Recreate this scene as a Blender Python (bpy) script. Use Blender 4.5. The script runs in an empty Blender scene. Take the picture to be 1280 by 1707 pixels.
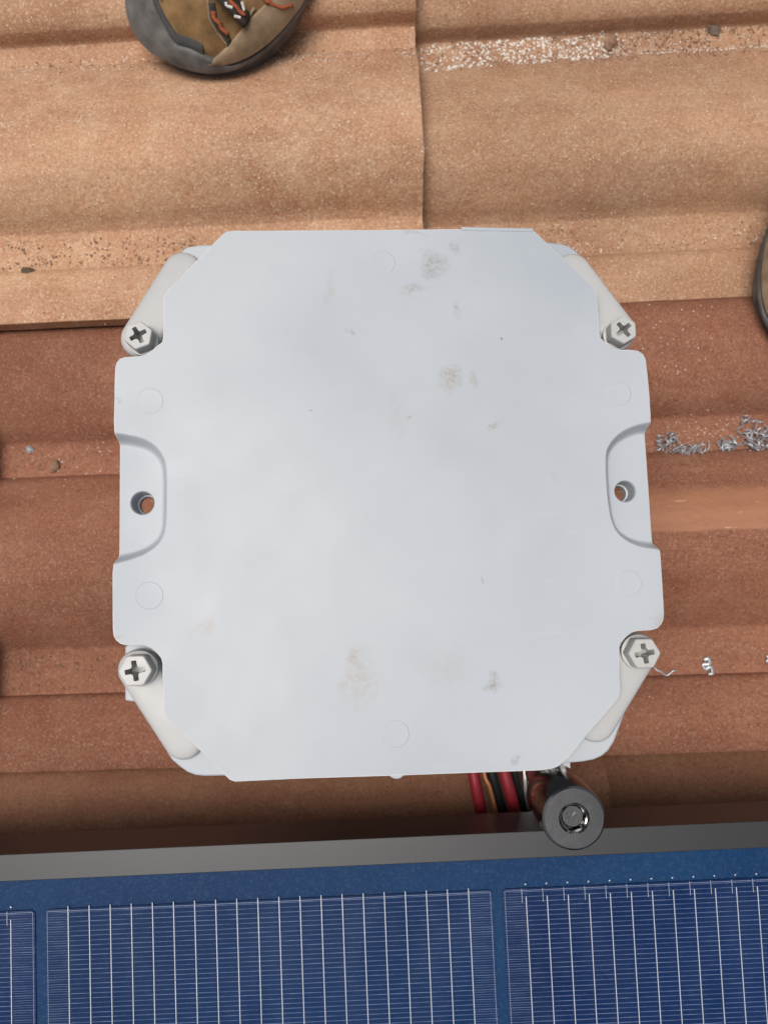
import bpy, bmesh, math, random
from mathutils import Vector, Matrix, noise

random.seed(7)
SC = bpy.context.scene
COL = SC.collection
R = math.radians

# ------------------------------------------------------------------ camera
CAM_H = 0.42            # metres above the roof datum
FPX = 1280.0            # focal length in pixels of the 1280 x 1707 photograph
ROLL, PITCH = R(2.3), R(4.0)
cam_data = bpy.data.cameras.new('camera')
cam = bpy.data.objects.new('camera', cam_data)
COL.objects.link(cam)
cam_data.sensor_fit = 'HORIZONTAL'
cam_data.sensor_width = 36.0
cam_data.lens = 36.0
cam_data.clip_start = 0.01
cam_data.clip_end = 500
cam.location = (0, 0, CAM_H)
cam.rotation_euler = (PITCH, 0, -ROLL)
cam_data.dof.use_dof = True
cam_data.dof.focus_distance = 0.262
cam_data.dof.aperture_fstop = 26
SC.camera = cam

# ------------------------------------------------------------------ sky, sun, exposure
world = bpy.data.worlds.new('World')
SC.world = world
world.use_nodes = True
wn = world.node_tree
wn.nodes.clear()
sky = wn.nodes.new('ShaderNodeTexSky')
sky.sky_type = 'NISHITA'
sky.sun_disc = False
SUN_EL, SUN_AZ = R(78), R(278)          # azimuth measured from +Y towards +X
sky.sun_elevation = SUN_EL
sky.sun_rotation = SUN_AZ
sky.air_density = 1.0
sky.dust_density = 6.0
sky.ozone_density = 0.6
hs = wn.nodes.new('ShaderNodeHueSaturation')
hs.inputs['Saturation'].default_value = 0.45
bg = wn.nodes.new('ShaderNodeBackground')
bg.inputs['Strength'].default_value = 0.072
wo = wn.nodes.new('ShaderNodeOutputWorld')
wn.links.new(sky.outputs[0], hs.inputs['Color'])
wn.links.new(hs.outputs[0], bg.inputs['Color'])
wn.links.new(bg.outputs[0], wo.inputs['Surface'])

sun_data = bpy.data.lights.new('sun', 'SUN')
sun_data.energy = 1.85
sun_data.angle = R(32)
sun_data.color = (1.0, 0.95, 0.88)
sun = bpy.data.objects.new('sun', sun_data)
COL.objects.link(sun)
sd = Vector((math.sin(SUN_AZ) * math.cos(SUN_EL), math.cos(SUN_AZ) * math.cos(SUN_EL), math.sin(SUN_EL)))
sun.rotation_euler = sd.to_track_quat('Z', 'Y').to_euler()
sun.location = sd * 3

SC.view_settings.view_transform = 'Standard'
SC.view_settings.look = 'None'
SC.view_settings.exposure = 0.3
SC.view_settings.gamma = 1.0
SC.view_settings.use_curve_mapping = False
SC.cycles.max_bounces = 6
SC.cycles.diffuse_bounces = 2
SC.cycles.glossy_bounces = 3

# ------------------------------------------------------------------ helpers
CAM_M = Matrix.Translation((0, 0, CAM_H)) @ Matrix.Rotation(-ROLL, 4, 'Z') @ Matrix.Rotation(PITCH, 4, 'X')
CAM_P = Vector((0, 0, CAM_H))


def ray(px, py):
    return (CAM_M.to_3x3() @ Vector(((px - 640) / FPX, (853.5 - py) / FPX, -1.0)))


def at(px, py, z):
    """the point at height z that the photograph shows at pixel (px, py)"""
    d = ray(px, py)
    return CAM_P + d * ((z - CAM_H) / d.z)


def on_plane(px, py, M):
    """pixel -> local xy on the plane z = 0 of matrix M"""
    Mi = M.inverted()
    o = Mi @ CAM_P
    d = Mi.to_3x3() @ ray(px, py)
    p = o + d * (-o.z / d.z)
    return Vector((p.x, p.y, 0))


def mesh_obj(name, bm, mat=None, parent=None, smooth=False, M=None):
    me = bpy.data.meshes.new(name)
    bm.normal_update()
    bm.to_mesh(me)
    bm.free()
    if smooth:
        for p in me.polygons:
            p.use_smooth = True
    if mat is not None:
        for m in (mat if isinstance(mat, (list, tuple)) else [mat]):
            me.materials.append(m)
    o = bpy.data.objects.new(name, me)
    COL.objects.link(o)
    if parent is not None:
        o.parent = parent
    if M is not None:
        o.matrix_local = M
    return o


def empty(name, M):
    o = bpy.data.objects.new(name, None)
    o.empty_display_size = 0.02
    COL.objects.link(o)
    o.matrix_world = M
    return o


def tag(o, label=None, cat=None, group=None, kind=None):
    if label: o['label'] = label
    if cat: o['category'] = cat
    if group: o['group'] = group
    if kind: o['kind'] = kind
    return o


def bevel(o, w, seg=2, ang=40):
    m = o.modifiers.new('bevel', 'BEVEL')
    m.width = w
    m.segments = seg
    m.limit_method = 'ANGLE'
    m.angle_limit = R(ang)
    m.harden_normals = False
    return o


def auto_smooth(o, ang=40):
    me = o.data
    for p in me.polygons:
        p.use_smooth = True
    bm = bmesh.new()
    bm.from_mesh(me)
    for e in bm.edges:
        if len(e.link_faces) == 2 and e.calc_face_angle(0) > R(ang):
            e.smooth = False
    bm.to_mesh(me)
    bm.free()
    return o


def add_box(bm, x0, x1, y0, y1, z0, z1, M=None):
    vs = [bm.verts.new((M @ Vector(c)) if M else c) for c in
          [(x0, y0, z0), (x1, y0, z0), (x1, y1, z0), (x0, y1, z0), (x0, y0, z1), (x1, y0, z1), (x1, y1, z1), (x0, y1, z1)]]
    for f in ((3, 2, 1, 0), (4, 5, 6, 7), (0, 1, 5, 4), (1, 2, 6, 5), (2, 3, 7, 6), (3, 0, 4, 7)):
        bm.faces.new([vs[i] for i in f])
    return vs


def add_tube(bm, pts, r, n=10, caps=True, flat=1.0):
    pts = [Vector(p) for p in pts]
    rings = []
    up = Vector((0.31, 0.2, 0.93)).normalized()
    for i, p in enumerate(pts):
        t = (pts[min(i + 1, len(pts) - 1)] - pts[max(i - 1, 0)]).normalized()
        a = t.cross(up)
        if a.length < 1e-4:
            a = t.cross(Vector((1, 0, 0)))
        a.normalize()
        b = t.cross(a).normalized()
        rr = r[i] if isinstance(r, (list, tuple)) else r
        rings.append([bm.verts.new(p + a * (math.cos(2 * math.pi * k / n) * rr) + b * (math.sin(2 * math.pi * k / n) * rr * flat)) for k in range(n)])
    for i in range(len(rings) - 1):
        for k in range(n):
            bm.faces.new((rings[i][k], rings[i][(k + 1) % n], rings[i + 1][(k + 1) % n], rings[i + 1][k]))
    if caps:
        bm.faces.new(rings[0][::-1])
        bm.faces.new(rings[-1])


def add_lathe(bm, prof, n=48, M=None):
    """prof: list of (radius, z)"""
    rings = []
    for r, z in prof:
        ring = []
        for k in range(n):
            a = 2 * math.pi * k / n
            v = Vector((r * math.cos(a), r * math.sin(a), z))
            ring.append(bm.verts.new(M @ v if M else v))
        rings.append(ring)
    for i in range(len(rings) - 1):
        for k in range(n):
            bm.faces.new((rings[i][k], rings[i][(k + 1) % n], rings[i + 1][(k + 1) % n], rings[i + 1][k]))
    return rings


def smoothstep(a, b, x):
    t = max(0.0, min(1.0, (x - a) / (b - a)))
    return t * t * (3 - 2 * t)


def catmull(pts, per=8):
    out = []
    n = len(pts)
    for i in range(n - 1):
        p0, p1, p2, p3 = pts[max(i - 1, 0)], pts[i], pts[i + 1], pts[min(i + 2, n - 1)]
        for k in range(per):
            t = k / per
            out.append(0.5 * ((2 * p1) + (p2 - p0) * t + (2 * p0 - 5 * p1 + 4 * p2 - p3) * t * t + (3 * p1 - p0 - 3 * p2 + p3) * t ** 3))
    out.append(pts[-1])
    return out


# ------------------------------------------------------------------ material helpers
class N:
    def __init__(self, name):
        self.m = bpy.data.materials.new(name)
        self.m.use_nodes = True
        self.t = self.m.node_tree
        self.t.nodes.clear()
        self.out = self.t.nodes.new('ShaderNodeOutputMaterial')
        self.b = self.t.nodes.new('ShaderNodeBsdfPrincipled')
        self.t.links.new(self.b.outputs[0], self.out.inputs['Surface'])

    def n(self, kind, **kw):
        x = self.t.nodes.new(kind)
        for k, v in kw.items():
            setattr(x, k, v)
        return x

    def l(self, a, b):
        self.t.links.new(a, b)

    def coord(self, which='Object'):
        return self.n('ShaderNodeTexCoord').outputs[which]

    def mapping(self, vec, scale=(1, 1, 1), loc=(0, 0, 0), rot=(0, 0, 0)):
        m = self.n('ShaderNodeMapping')
        self.l(vec, m.inputs['Vector'])
        m.inputs['Scale'].default_value = scale
        m.inputs['Location'].default_value = loc
        m.inputs['Rotation'].default_value = rot
        return m.outputs[0]

    def noise(self, vec, scale, detail=4, rough=0.55, dist=0.0):
        x = self.n('ShaderNodeTexNoise')
        self.l(vec, x.inputs['Vector'])
        x.inputs['Scale'].default_value = scale
        x.inputs['Detail'].default_value = detail
        x.inputs['Roughness'].default_value = rough
        x.inputs['Distortion'].default_value = dist
        return x.outputs['Fac']

    def ramp(self, fac, stops):
        x = self.n('ShaderNodeValToRGB')
        self.l(fac, x.inputs[0])
        el = x.color_ramp.elements
        while len(el) < len(stops):
            el.new(0.5)
        for e, (p, c) in zip(el, stops):
            e.position = p
            e.color = (c, c, c, 1) if isinstance(c, (int, float)) else (*c, 1)
        return x.outputs[0]

    def math(self, op, a, b=None, clamp=False):
        x = self.n('ShaderNodeMath', operation=op, use_clamp=clamp)
        for i, v in enumerate((a, b)):
            if v is None: continue
            if isinstance(v, (int, float)): x.inputs[i].default_value = v
            else: self.l(v, x.inputs[i])
        return x.outputs[0]

    def mix(self, fac, a, b, blend='MIX'):
        x = self.n('ShaderNodeMix', data_type='RGBA', blend_type=blend)
        for s, v in ((x.inputs[0], fac), (x.inputs[6], a), (x.inputs[7], b)):
            if isinstance(v, (int, float)): s.default_value = v if s.type == 'VALUE' else (v, v, v, 1)
            elif isinstance(v, tuple): s.default_value = (*v, 1)
            else: self.l(v, s)
        return x.outputs[2]

    def bump(self, h, strength=0.3, dist=0.001, normal=None):
        x = self.n('ShaderNodeBump')
        self.l(h, x.inputs['Height'])
        x.inputs['Strength'].default_value = strength
        x.inputs['Distance'].default_value = dist
        if normal is not None:
            self.l(normal, x.inputs['Normal'])
        return x.outputs[0]

    def set(self, **kw):
        names = dict(color='Base Color', rough='Roughness', metal='Metallic', normal='Normal', spec='Specular IOR Level', coat='Coat Weight', coatr='Coat Roughness')
        for k, v in kw.items():
            s = self.b.inputs[names[k]]
            if isinstance(v, (int, float)): s.default_value = v
            elif isinstance(v, tuple): s.default_value = (*v, 1)
            else: self.l(v, s)
        return self.m


def mat_plain(name, color, rough=0.5, metal=0.0, var=0.12, scale=60, bump=0.0, bscale=400, spec=0.5, rvar=0.06):
    k = N(name)
    c = k.coord()
    f = k.noise(c, scale, 5)
    dark = tuple(v * (1 - var) for v in color)
    lite = tuple(min(1, v * (1 + var)) for v in color)
    k.set(color=k.ramp(f, [(0.3, dark), (0.7, lite)]), metal=metal, spec=spec)
    k.set(rough=k.ramp(k.noise(c, scale * 2.3, 4), [(0.3, max(0.02, rough - rvar)), (0.7, min(1, rough + rvar))]))
    if bump:
        k.set(normal=k.bump(k.noise(c, bscale, 4), bump, 0.0006))
    return k.m


def mat_tile(name, low, mid, high, dust, dust_amt, speck_amt, band=None):
    """fired clay with sandy dust: X is the tile's length"""
    k = N(name)
    c = k.coord('Object')
    big = k.noise(k.mapping(c, (6, 14, 10)), 1.0, 4, 0.6)
    base = k.ramp(big, [(0.32, low), (0.52, mid), (0.7, high)])
    streak = k.noise(k.mapping(c, (14, 120, 60)), 1.0, 5, 0.6, 0.3)
    base = k.mix(k.ramp(streak, [(0.42, 0.0), (0.75, 0.45)]), base, low)
    fine = k.noise(c, 420, 5, 0.7)
    patch = k.ramp(k.noise(k.mapping(c, loc=(1.7, 0.4, 0)), 24, 4, 0.65), [(0.40, 0.15), (0.66, 1.0)])
    pit = k.math('MULTIPLY', k.ramp(fine, [(0.36, 0.55), (0.5, 0.0)]), patch)
    base = k.mix(pit, base, tuple(v * 0.62 for v in low))
    d1 = k.noise(c, 38, 6, 0.68, 0.4)
    d2 = k.noise(c, 240, 4, 0.7)
    dm = k.math('MULTIPLY', k.ramp(d1, [(0.36, 0.0), (0.7, 1.0)]), k.ramp(d2, [(0.3, 0.25), (0.62, 1.0)]))
    dm = k.math('MULTIPLY', dm, dust_amt)
    base = k.mix(dm, base, dust)
    vor = k.n('ShaderNodeTexVoronoi')
    k.l(c, vor.inputs['Vector'])
    vor.inputs['Scale'].default_value = 520
    sp = k.ramp(vor.outputs['Distance'], [(0.10, 1.0), (0.24, 0.0)])
    spn = k.ramp(k.noise(c, 190, 3), [(0.44, 0.0), (0.58, 1.0)])
    sp = k.math('MULTIPLY', k.math('MULTIPLY', sp, spn), speck_amt)
    base = k.mix(sp, base, (0.78, 0.66, 0.54))
    gr_ = k.noise(k.mapping(c, loc=(0.7, 2.1, 0)), 760, 3, 0.7)
    base = k.mix(k.math('MULTIPLY', k.ramp(gr_, [(0.52, 0.0), (0.66, 0.5)]), speck_amt), base, (0.66, 0.50, 0.37))
    base = k.mix(k.math('MULTIPLY', k.ramp(gr_, [(0.33, 0.45), (0.46, 0.0)]), 1.0), base, tuple(v * 0.7 for v in low))
    dk = k.n('ShaderNodeTexVoronoi')
    k.l(k.mapping(c, loc=(0.3, 0.1, 0)), dk.inputs['Vector'])
    dk.inputs['Scale'].default_value = 300
    dkm = k.math('MULTIPLY', k.ramp(dk.outputs['Distance'], [(0.08, 0.7), (0.2, 0.0)]), k.ramp(k.noise(c, 60, 3), [(0.5, 0.0), (0.62, 1.0)]))
    base = k.mix(dkm, base, (0.06, 0.035, 0.022))
    rough = k.ramp(d1, [(0.3, 0.62), (0.7, 0.92)])
    if band:  # highlight along the roll painted as a lighter, smoother band
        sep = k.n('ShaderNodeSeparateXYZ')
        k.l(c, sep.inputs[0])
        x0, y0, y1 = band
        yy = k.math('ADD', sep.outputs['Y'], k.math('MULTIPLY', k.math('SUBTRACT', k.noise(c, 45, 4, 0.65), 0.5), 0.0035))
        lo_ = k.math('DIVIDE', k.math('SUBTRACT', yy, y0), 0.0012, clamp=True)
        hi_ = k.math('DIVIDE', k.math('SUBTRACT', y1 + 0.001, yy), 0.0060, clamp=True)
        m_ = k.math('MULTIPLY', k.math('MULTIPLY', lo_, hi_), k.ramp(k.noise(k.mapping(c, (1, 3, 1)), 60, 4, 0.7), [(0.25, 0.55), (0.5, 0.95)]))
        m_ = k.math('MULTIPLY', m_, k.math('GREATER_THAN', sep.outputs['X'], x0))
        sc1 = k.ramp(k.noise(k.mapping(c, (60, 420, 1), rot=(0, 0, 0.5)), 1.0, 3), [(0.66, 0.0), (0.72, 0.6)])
        hilite_c = k.mix(k.ramp(streak, [(0.3, 0.0), (0.7, 1.0)]), (0.34, 0.155, 0.088), (0.40, 0.190, 0.110))
        hilite_c = k.mix(sc1, hilite_c, (0.75, 0.55, 0.40))
        base = k.mix(m_, base, hilite_c)
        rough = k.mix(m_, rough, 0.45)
    h = k.math('ADD', k.math('MULTIPLY', fine, 0.6), k.math('MULTIPLY', k.noise(c, 110, 6, 0.7), 0.9))
    k.set(color=base, rough=rough, spec=0.2, normal=k.bump(h, 0.6, 0.0012))
    return k.m


TILE_SAND = mat_tile('clay_tile_sandy', (0.30, 0.148, 0.082), (0.44, 0.232, 0.132), (0.52, 0.292, 0.165), (0.60, 0.42, 0.28), 0.6, 1.0)
TILE_TAN = mat_tile('clay_tile_tan', (0.27, 0.135, 0.078), (0.38, 0.205, 0.118), (0.46, 0.255, 0.150), (0.50, 0.36, 0.245), 0.5, 0.7)
TILE_RED = mat_tile('clay_tile_red', (0.27, 0.098, 0.055), (0.38, 0.148, 0.088), (0.46, 0.195, 0.115), (0.48, 0.29, 0.195), 0.22, 0.15)
ROOF_ROT = R(-0.25)
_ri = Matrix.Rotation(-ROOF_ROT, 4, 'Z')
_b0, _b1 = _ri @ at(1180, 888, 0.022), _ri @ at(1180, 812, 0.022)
TILE_RED_HILITE = mat_tile('clay_tile_red_hilite', (0.175, 0.066, 0.037), (0.255, 0.100, 0.059), (0.325, 0.138, 0.081), (0.42, 0.26, 0.18), 0.25, 0.30, band=(0.02, _b0.y, _b1.y))  # red tile carrying the painted highlight band
TILE_BROWN = mat_tile('clay_tile_brown', (0.215, 0.088, 0.049), (0.31, 0.138, 0.078), (0.38, 0.180, 0.105), (0.40, 0.27, 0.18), 0.3, 0.2)

# plastic of the junction box, with its own scuffs and clay smears
LID_Z = 0.165
_c = at(640, 840, LID_Z)
BOX_M = Matrix.Translation(_c) @ Matrix.Rotation(R(0.9), 4, 'Z') @ Matrix.Rotation(R(2.2), 4, 'Y') @ Matrix.Rotation(R(-1.3), 4, 'X')
PXM = LID_Z and (CAM_P - _c).length / FPX       # metres per photograph pixel on the lid


def mat_lid():
    k = N('grey_white_plastic')
    c = k.coord('Object')
    base = k.mix(k.ramp(k.noise(c, 16, 3), [(0.35, 0.0), (0.65, 1.0)]), (0.362, 0.398, 0.440), (0.395, 0.428, 0.468))
    sheen_dust = k.ramp(k.noise(k.mapping(c, loc=(0.31, -0.12, 0)), 6, 5, 0.5, 0.5), [(0.42, 0.0), (0.62, 1.0)])  # painted sheen: random paler patches in place of reflected sky
    base = k.mix(k.math('MULTIPLY', sheen_dust, 0.5), base, (0.50, 0.525, 0.555))
    stains = [  # px, py, rx, ry, strength, colour, grain
        (748, 632, 24, 30, 0.75, (0.42, 0.34, 0.25), 900), (791, 632, 12, 22, 0.65, (0.42, 0.36, 0.29), 900),
        (588, 557, 9, 9, 0.7, (0.40, 0.32, 0.23), 900), (549, 478, 10, 34, 0.4, (0.46, 0.42, 0.34), 900),
        (720, 440, 34, 30, 0.75, (0.28, 0.28, 0.25), 700), (688, 388, 22, 8, 0.7, (0.30, 0.30, 0.28), 700),
        (690, 486, 26, 14, 0.7, (0.34, 0.31, 0.25), 900), (758, 412, 12, 16, 0.6, (0.32, 0.31, 0.28), 900),
        (762, 513, 7, 22, 0.7, (0.38, 0.32, 0.25), 900), (683, 697, 8, 7, 0.6, (0.42, 0.33, 0.24), 900),
        (820, 714, 16, 8, 0.7, (0.40, 0.33, 0.24), 900), (598, 1128, 42, 56, 0.5, (0.50, 0.40, 0.31), 500),
        (586, 1100, 18, 22, 0.6, (0.44, 0.34, 0.25), 900), (345, 1046, 20, 22, 0.5, (0.52, 0.40, 0.30), 800),
        (820, 1137, 20, 16, 0.8, (0.26, 0.23, 0.19), 900), (803, 966, 4, 9, 0.9, (0.14, 0.13, 0.12), 900),
        (860, 1262, 12, 8, 0.7, (0.30, 0.27, 0.22), 900), (200, 673, 8, 8, 0.6, (0.40, 0.34, 0.27), 900),
        (740, 1110, 60, 40, 0.22, (0.56, 0.52, 0.46), 300), (197, 1066, 9, 7, 0.6, (0.5, 0.42, 0.3), 900),
        (1095, 1035, 10, 26, 0.6, (0.46, 0.34, 0.26), 1200), (560, 1350, 10, 10, 0.0, (0.5, 0.5, 0.5), 900),
        (832, 560, 3, 3, 1.0, (0.1, 0.1, 0.1), 2000), (518, 687, 3, 3, 1.0, (0.1, 0.1, 0.1), 2000),
        (660, 700, 20, 60, 0.22, (0.55, 0.47, 0.38), 500), (922, 795, 8, 14, 0.35, (0.48, 0.46, 0.42), 1400),
    ]
    nz = {}
    wv = k.n('ShaderNodeTexNoise')
    k.l(c, wv.inputs['Vector'])
    wv.inputs['Scale'].default_value = 160
    wv.inputs['Detail'].default_value = 3
    sub = k.n('ShaderNodeVectorMath', operation='SUBTRACT')
    k.l(wv.outputs['Color'], sub.inputs[0])
    sub.inputs[1].default_value = (0.5, 0.5, 0.5)
    scl = k.n('ShaderNodeVectorMath', operation='SCALE')
    k.l(sub.outputs[0], scl.inputs[0])
    scl.inputs['Scale'].default_value = 0.010
    addv = k.n('ShaderNodeVectorMath', operation='ADD')
    k.l(c, addv.inputs[0]); k.l(scl.outputs[0], addv.inputs[1])
    cw = addv.outputs[0]
    for px, py, rx, ry, st, colr, gr in stains:
        p = on_plane(px, py, BOX_M)
        v = k.mapping(cw, (1 / (rx * PXM), 1 / (ry * PXM), 0), (-p.x / (rx * PXM), -p.y / (ry * PXM), 0))
        ln = k.n('ShaderNodeVectorMath', operation='LENGTH')
        k.l(v, ln.inputs[0])
        f = k.ramp(ln.outputs['Value'], [(0.25, 1.0), (1.0, 0.0)])
        if gr not in nz:
            nz[gr] = k.ramp(k.noise(k.mapping(c, (1, 0.8, 1)), gr, 5, 0.75), [(0.36, 0.0), (0.72, 1.0)]) if gr < 1900 else k.math('ADD', 0.0, 1.0)
        f = k.math('MULTIPLY', k.math('MULTIPLY', f, nz[gr]), min(1.0, st * 1.05))
        base = k.mix(f, base, tuple(v * m_ for v, m_ in zip(colr, (0.60, 0.53, 0.44))))
    vs = k.n('ShaderNodeTexVoronoi')
    k.l(c, vs.inputs['Vector'])
    vs.inputs['Scale'].default_value = 75
    spk = k.math('MULTIPLY', k.ramp(vs.outputs['Distance'], [(0.012, 1.0), (0.03, 0.0)]), k.ramp(k.noise(c, 30, 2), [(0.5, 0.0), (0.6, 0.7)]))
    base = k.mix(spk, base, (0.12, 0.10, 0.08))
    hair = k.noise(k.mapping(c, (34, 1500, 1), rot=(0, 0, 0.35)), 1.0, 1, 0.4)
    hair2 = k.noise(k.mapping(c, (28, 1300, 1), rot=(0, 0, -0.8)), 1.0, 1, 0.4)
    hm = k.math('MULTIPLY', k.ramp(k.math('MAXIMUM', hair, hair2), [(0.74, 0.0), (0.78, 0.30)]), k.ramp(k.noise(c, 26, 3), [(0.45, 0.0), (0.6, 1.0)]))
    base = k.mix(hm, base, (0.60, 0.63, 0.66))
    b = k.bump(k.noise(c, 22, 2), 0.12, 0.0012)
    k.set(color=base, rough=k.ramp(k.noise(c, 40, 4), [(0.3, 0.40), (0.7, 0.52)]), spec=0.36, normal=b)
    return k.m


LID = mat_lid()
EDGE = mat_plain('plastic_rim_highlight', (0.58, 0.60, 0.615), 0.35, var=0.12, scale=120)  # bright reflection on the rounded rim, painted as a paler plastic
ARM = mat_plain('warm_white_plastic', (0.44, 0.443, 0.443), 0.42, var=0.03, scale=40)
SCREW = mat_plain('screw_plastic', (0.44, 0.438, 0.432), 0.42, var=0.05, scale=90, bump=0.05, bscale=700)
FRAME = mat_plain('dark_anodised_aluminium', (0.066, 0.067, 0.069), 0.42, metal=0.85, var=0.02, scale=30, bump=0.02, bscale=1500, rvar=0.0)
STEEL = mat_plain('dark_stainless_steel', (0.20, 0.199, 0.198), 0.15, metal=1.0, var=0.10, scale=80, bump=0.05, bscale=900)
ALU = mat_plain('mill_aluminium', (0.74, 0.74, 0.745), 0.30, metal=1.0, var=0.06, scale=50, bump=0.05, bscale=500)
RED_WIRE = mat_plain('red_cable_sheath', (0.22, 0.014, 0.024), 0.45, var=0.15, scale=40)
BLACK_WIRE = mat_plain('black_cable_sheath', (0.014, 0.015, 0.018), 0.5, var=0.2, scale=40)
COPPER = mat_plain('copper_wire', (0.72, 0.30, 0.13), 0.35, metal=0.7, var=0.1, scale=90)
DECK = mat_plain('roof_underlay', (0.03, 0.026, 0.022), 0.9, var=0.2)
SWARF = mat_plain('aluminium_swarf', (0.44, 0.45, 0.48), 0.42, metal=0.5, var=0.3, scale=300)
GRAIN = mat_plain('bright_sand_grain', (0.74, 0.70, 0.65), 0.22, var=0.15, scale=900)
GRIT = mat_plain('clay_grit', (0.24, 0.14, 0.09), 0.9, var=0.4, scale=300, bump=0.5, bscale=900)
RUBBER = mat_plain('grey_shoe_rubber', (0.125, 0.122, 0.118), 0.8, var=0.5, scale=75, bump=0.25, bscale=500)
RUBBER_DARK = mat_plain('dark_shoe_rubber', (0.062, 0.062, 0.064), 0.7, var=0.3, scale=70, bump=0.25, bscale=500)
SUEDE = mat_plain('tan_suede', (0.25, 0.152, 0.070), 0.95, var=0.5, scale=70, bump=0.35, bscale=1300, spec=0.15)
SUEDE_PALE = mat_plain('pale_suede', (0.29, 0.215, 0.140), 0.95, var=0.4, scale=80, bump=0.35, bscale=1300, spec=0.15)
SUEDE_DARK = mat_plain('dark_webbing', (0.035, 0.030, 0.028), 0.9, var=0.25, scale=200, bump=0.3, bscale=1500)
ORANGE = mat_plain('orange_lace', (0.36, 0.095, 0.035), 0.85, var=0.25, scale=300, bump=0.5, bscale=1800)
STITCH = mat_plain('white_stitch', (0.75, 0.73, 0.70), 0.8, var=0.1, scale=400)
SOCK = mat_plain('charcoal_sock', (0.03, 0.03, 0.034), 0.95, var=0.3, scale=300, bump=0.4, bscale=1500)


def mat_glass():
    k = N('blue_panel_glass')
    c = k.coord('Object')
    n1 = k.noise(c, 900, 5, 0.75)
    n2 = k.noise(c, 14, 3)
    base = k.mix(k.ramp(n2, [(0.35, 0.0), (0.65, 1.0)]), (0.003, 0.025, 0.085), (0.006, 0.037, 0.108))
    base = k.mix(k.ramp(n1, [(0.50, 0.0), (0.72, 0.35)]), base, (0.08, 0.12, 0.20))
    k.set(color=base, rough=0.45, spec=0.12, normal=k.bump(n1, 0.15, 0.0003))
    return k.m


CELL_W = 0.180


def mat_cell():
    k = N('silicon_cell')
    c = k.coord('Object')
    n1 = k.noise(c, 1400, 4, 0.7)
    n2 = k.noise(c, 9, 3)
    base = k.mix(k.ramp(n2, [(0.35, 0.0), (0.65, 1.0)]), (0.002, 0.013, 0.062), (0.005, 0.022, 0.085))
    base = k.mix(k.ramp(n1, [(0.58, 0.0), (0.75, 0.4)]), base, (0.09, 0.12, 0.22))
    oi = k.n('ShaderNodeObjectInfo')
    base = k.mix(k.math('MULTIPLY', oi.outputs['Random'], 0.35), base, (0.004, 0.030, 0.085))
    sheen_dust = k.ramp(k.noise(k.mapping(c, (1, 0.5, 1)), 45, 5, 0.65), [(0.45, 0.0), (0.75, 0.06)])
    base = k.mix(sheen_dust, base, (0.16, 0.19, 0.25))
    sep = k.n('ShaderNodeSeparateXYZ')
    k.l(c, sep.inputs[0])
    # printed collector fingers, every 1.75 mm along Y
    t = k.math('FRACT', k.math('DIVIDE', k.math('ADD', sep.outputs['Y'], 1.0), 0.00178))
    line = k.math('LESS_THAN', t, 0.10)
    wob = k.ramp(k.noise(k.mapping(c, (90, 500, 1)), 1.0, 3), [(0.35, 0.25), (0.65, 0.75)])
    base = k.mix(k.math('MULTIPLY', line, wob), base, (0.22, 0.27, 0.42))
    # second, offset set in the outer strips
    edge = k.math('GREATER_THAN', k.math('ABSOLUTE', sep.outputs['X']), CELL_W / 2 - 0.0095)
    t2 = k.math('FRACT', k.math('ADD', t, 0.45))
    l2 = k.math('MULTIPLY', k.math('LESS_THAN', t2, 0.10), edge)
    base = k.mix(k.math('MULTIPLY', k.math('MULTIPLY', l2, wob), 0.6), base, (0.22, 0.27, 0.42))
    k.set(color=base, rough=0.40, spec=0.10)
    return k.m


GLASS = mat_glass()
CELL = mat_cell()
BUS = mat_plain('tinned_ribbon', (0.54, 0.57, 0.62), 0.4, metal=0.2, var=0.05)
PRINT = mat_plain('silver_print', (0.26, 0.31, 0.46), 0.5, var=0.1)

# ================================================================== ROOF
roof_rot = ROOF_ROT
roof_bm = bmesh.new()
add_box(roof_bm, -1.6, 1.6, -1.6, 1.4, -0.075, -0.045)
roof = mesh_obj('roof', roof_bm, DECK)
roof.rotation_euler.z = roof_rot
tag(roof, kind='structure')
ROOF_I = Matrix.Rotation(-roof_rot, 4, 'Z')

EXPO = 0.47
SLOPE = 0.015 / EXPO
# (photo row at px x = 100, height in mm)
PROF_LOW = [(544.5, 2.6), (556, 4.4), (580, 6.2), (620, 7.0), (665, 6.2), (705, 4.0), (724, 2.0), (733, 0.8), (740, 0), (793, 0), (796, 1.4), (803, 3.0),
            (830, 6.2), (862, 9.6), (905, 11.6), (950, 11.8), (1000, 9.6), (1040, 6), (1064, 2.8), (1077, 0.9), (1085, 0), (1158, 0),
            (1161, 1.2), (1170, 2.4), (1205, 5), (1245, 7), (1287, 8)]
PROF_UP = [(-190, 9), (-120, 10), (-40, 9.5), (20, 8), (58, 5.2), (74, 2.2), (80, 0.9), (86, 0), (120, 0), (123, 1.2), (131, 3.0), (150, 5.6),
           (185, 9.6), (235, 12.4), (285, 12), (330, 8.4), (365, 4.4), (382, 1.8), (390, 0.8), (397, 0), (453, 0), (456, 1.3), (464, 2.5),
           (485, 3.2), (510, 3.6), (539.5, 3.6)]


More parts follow.
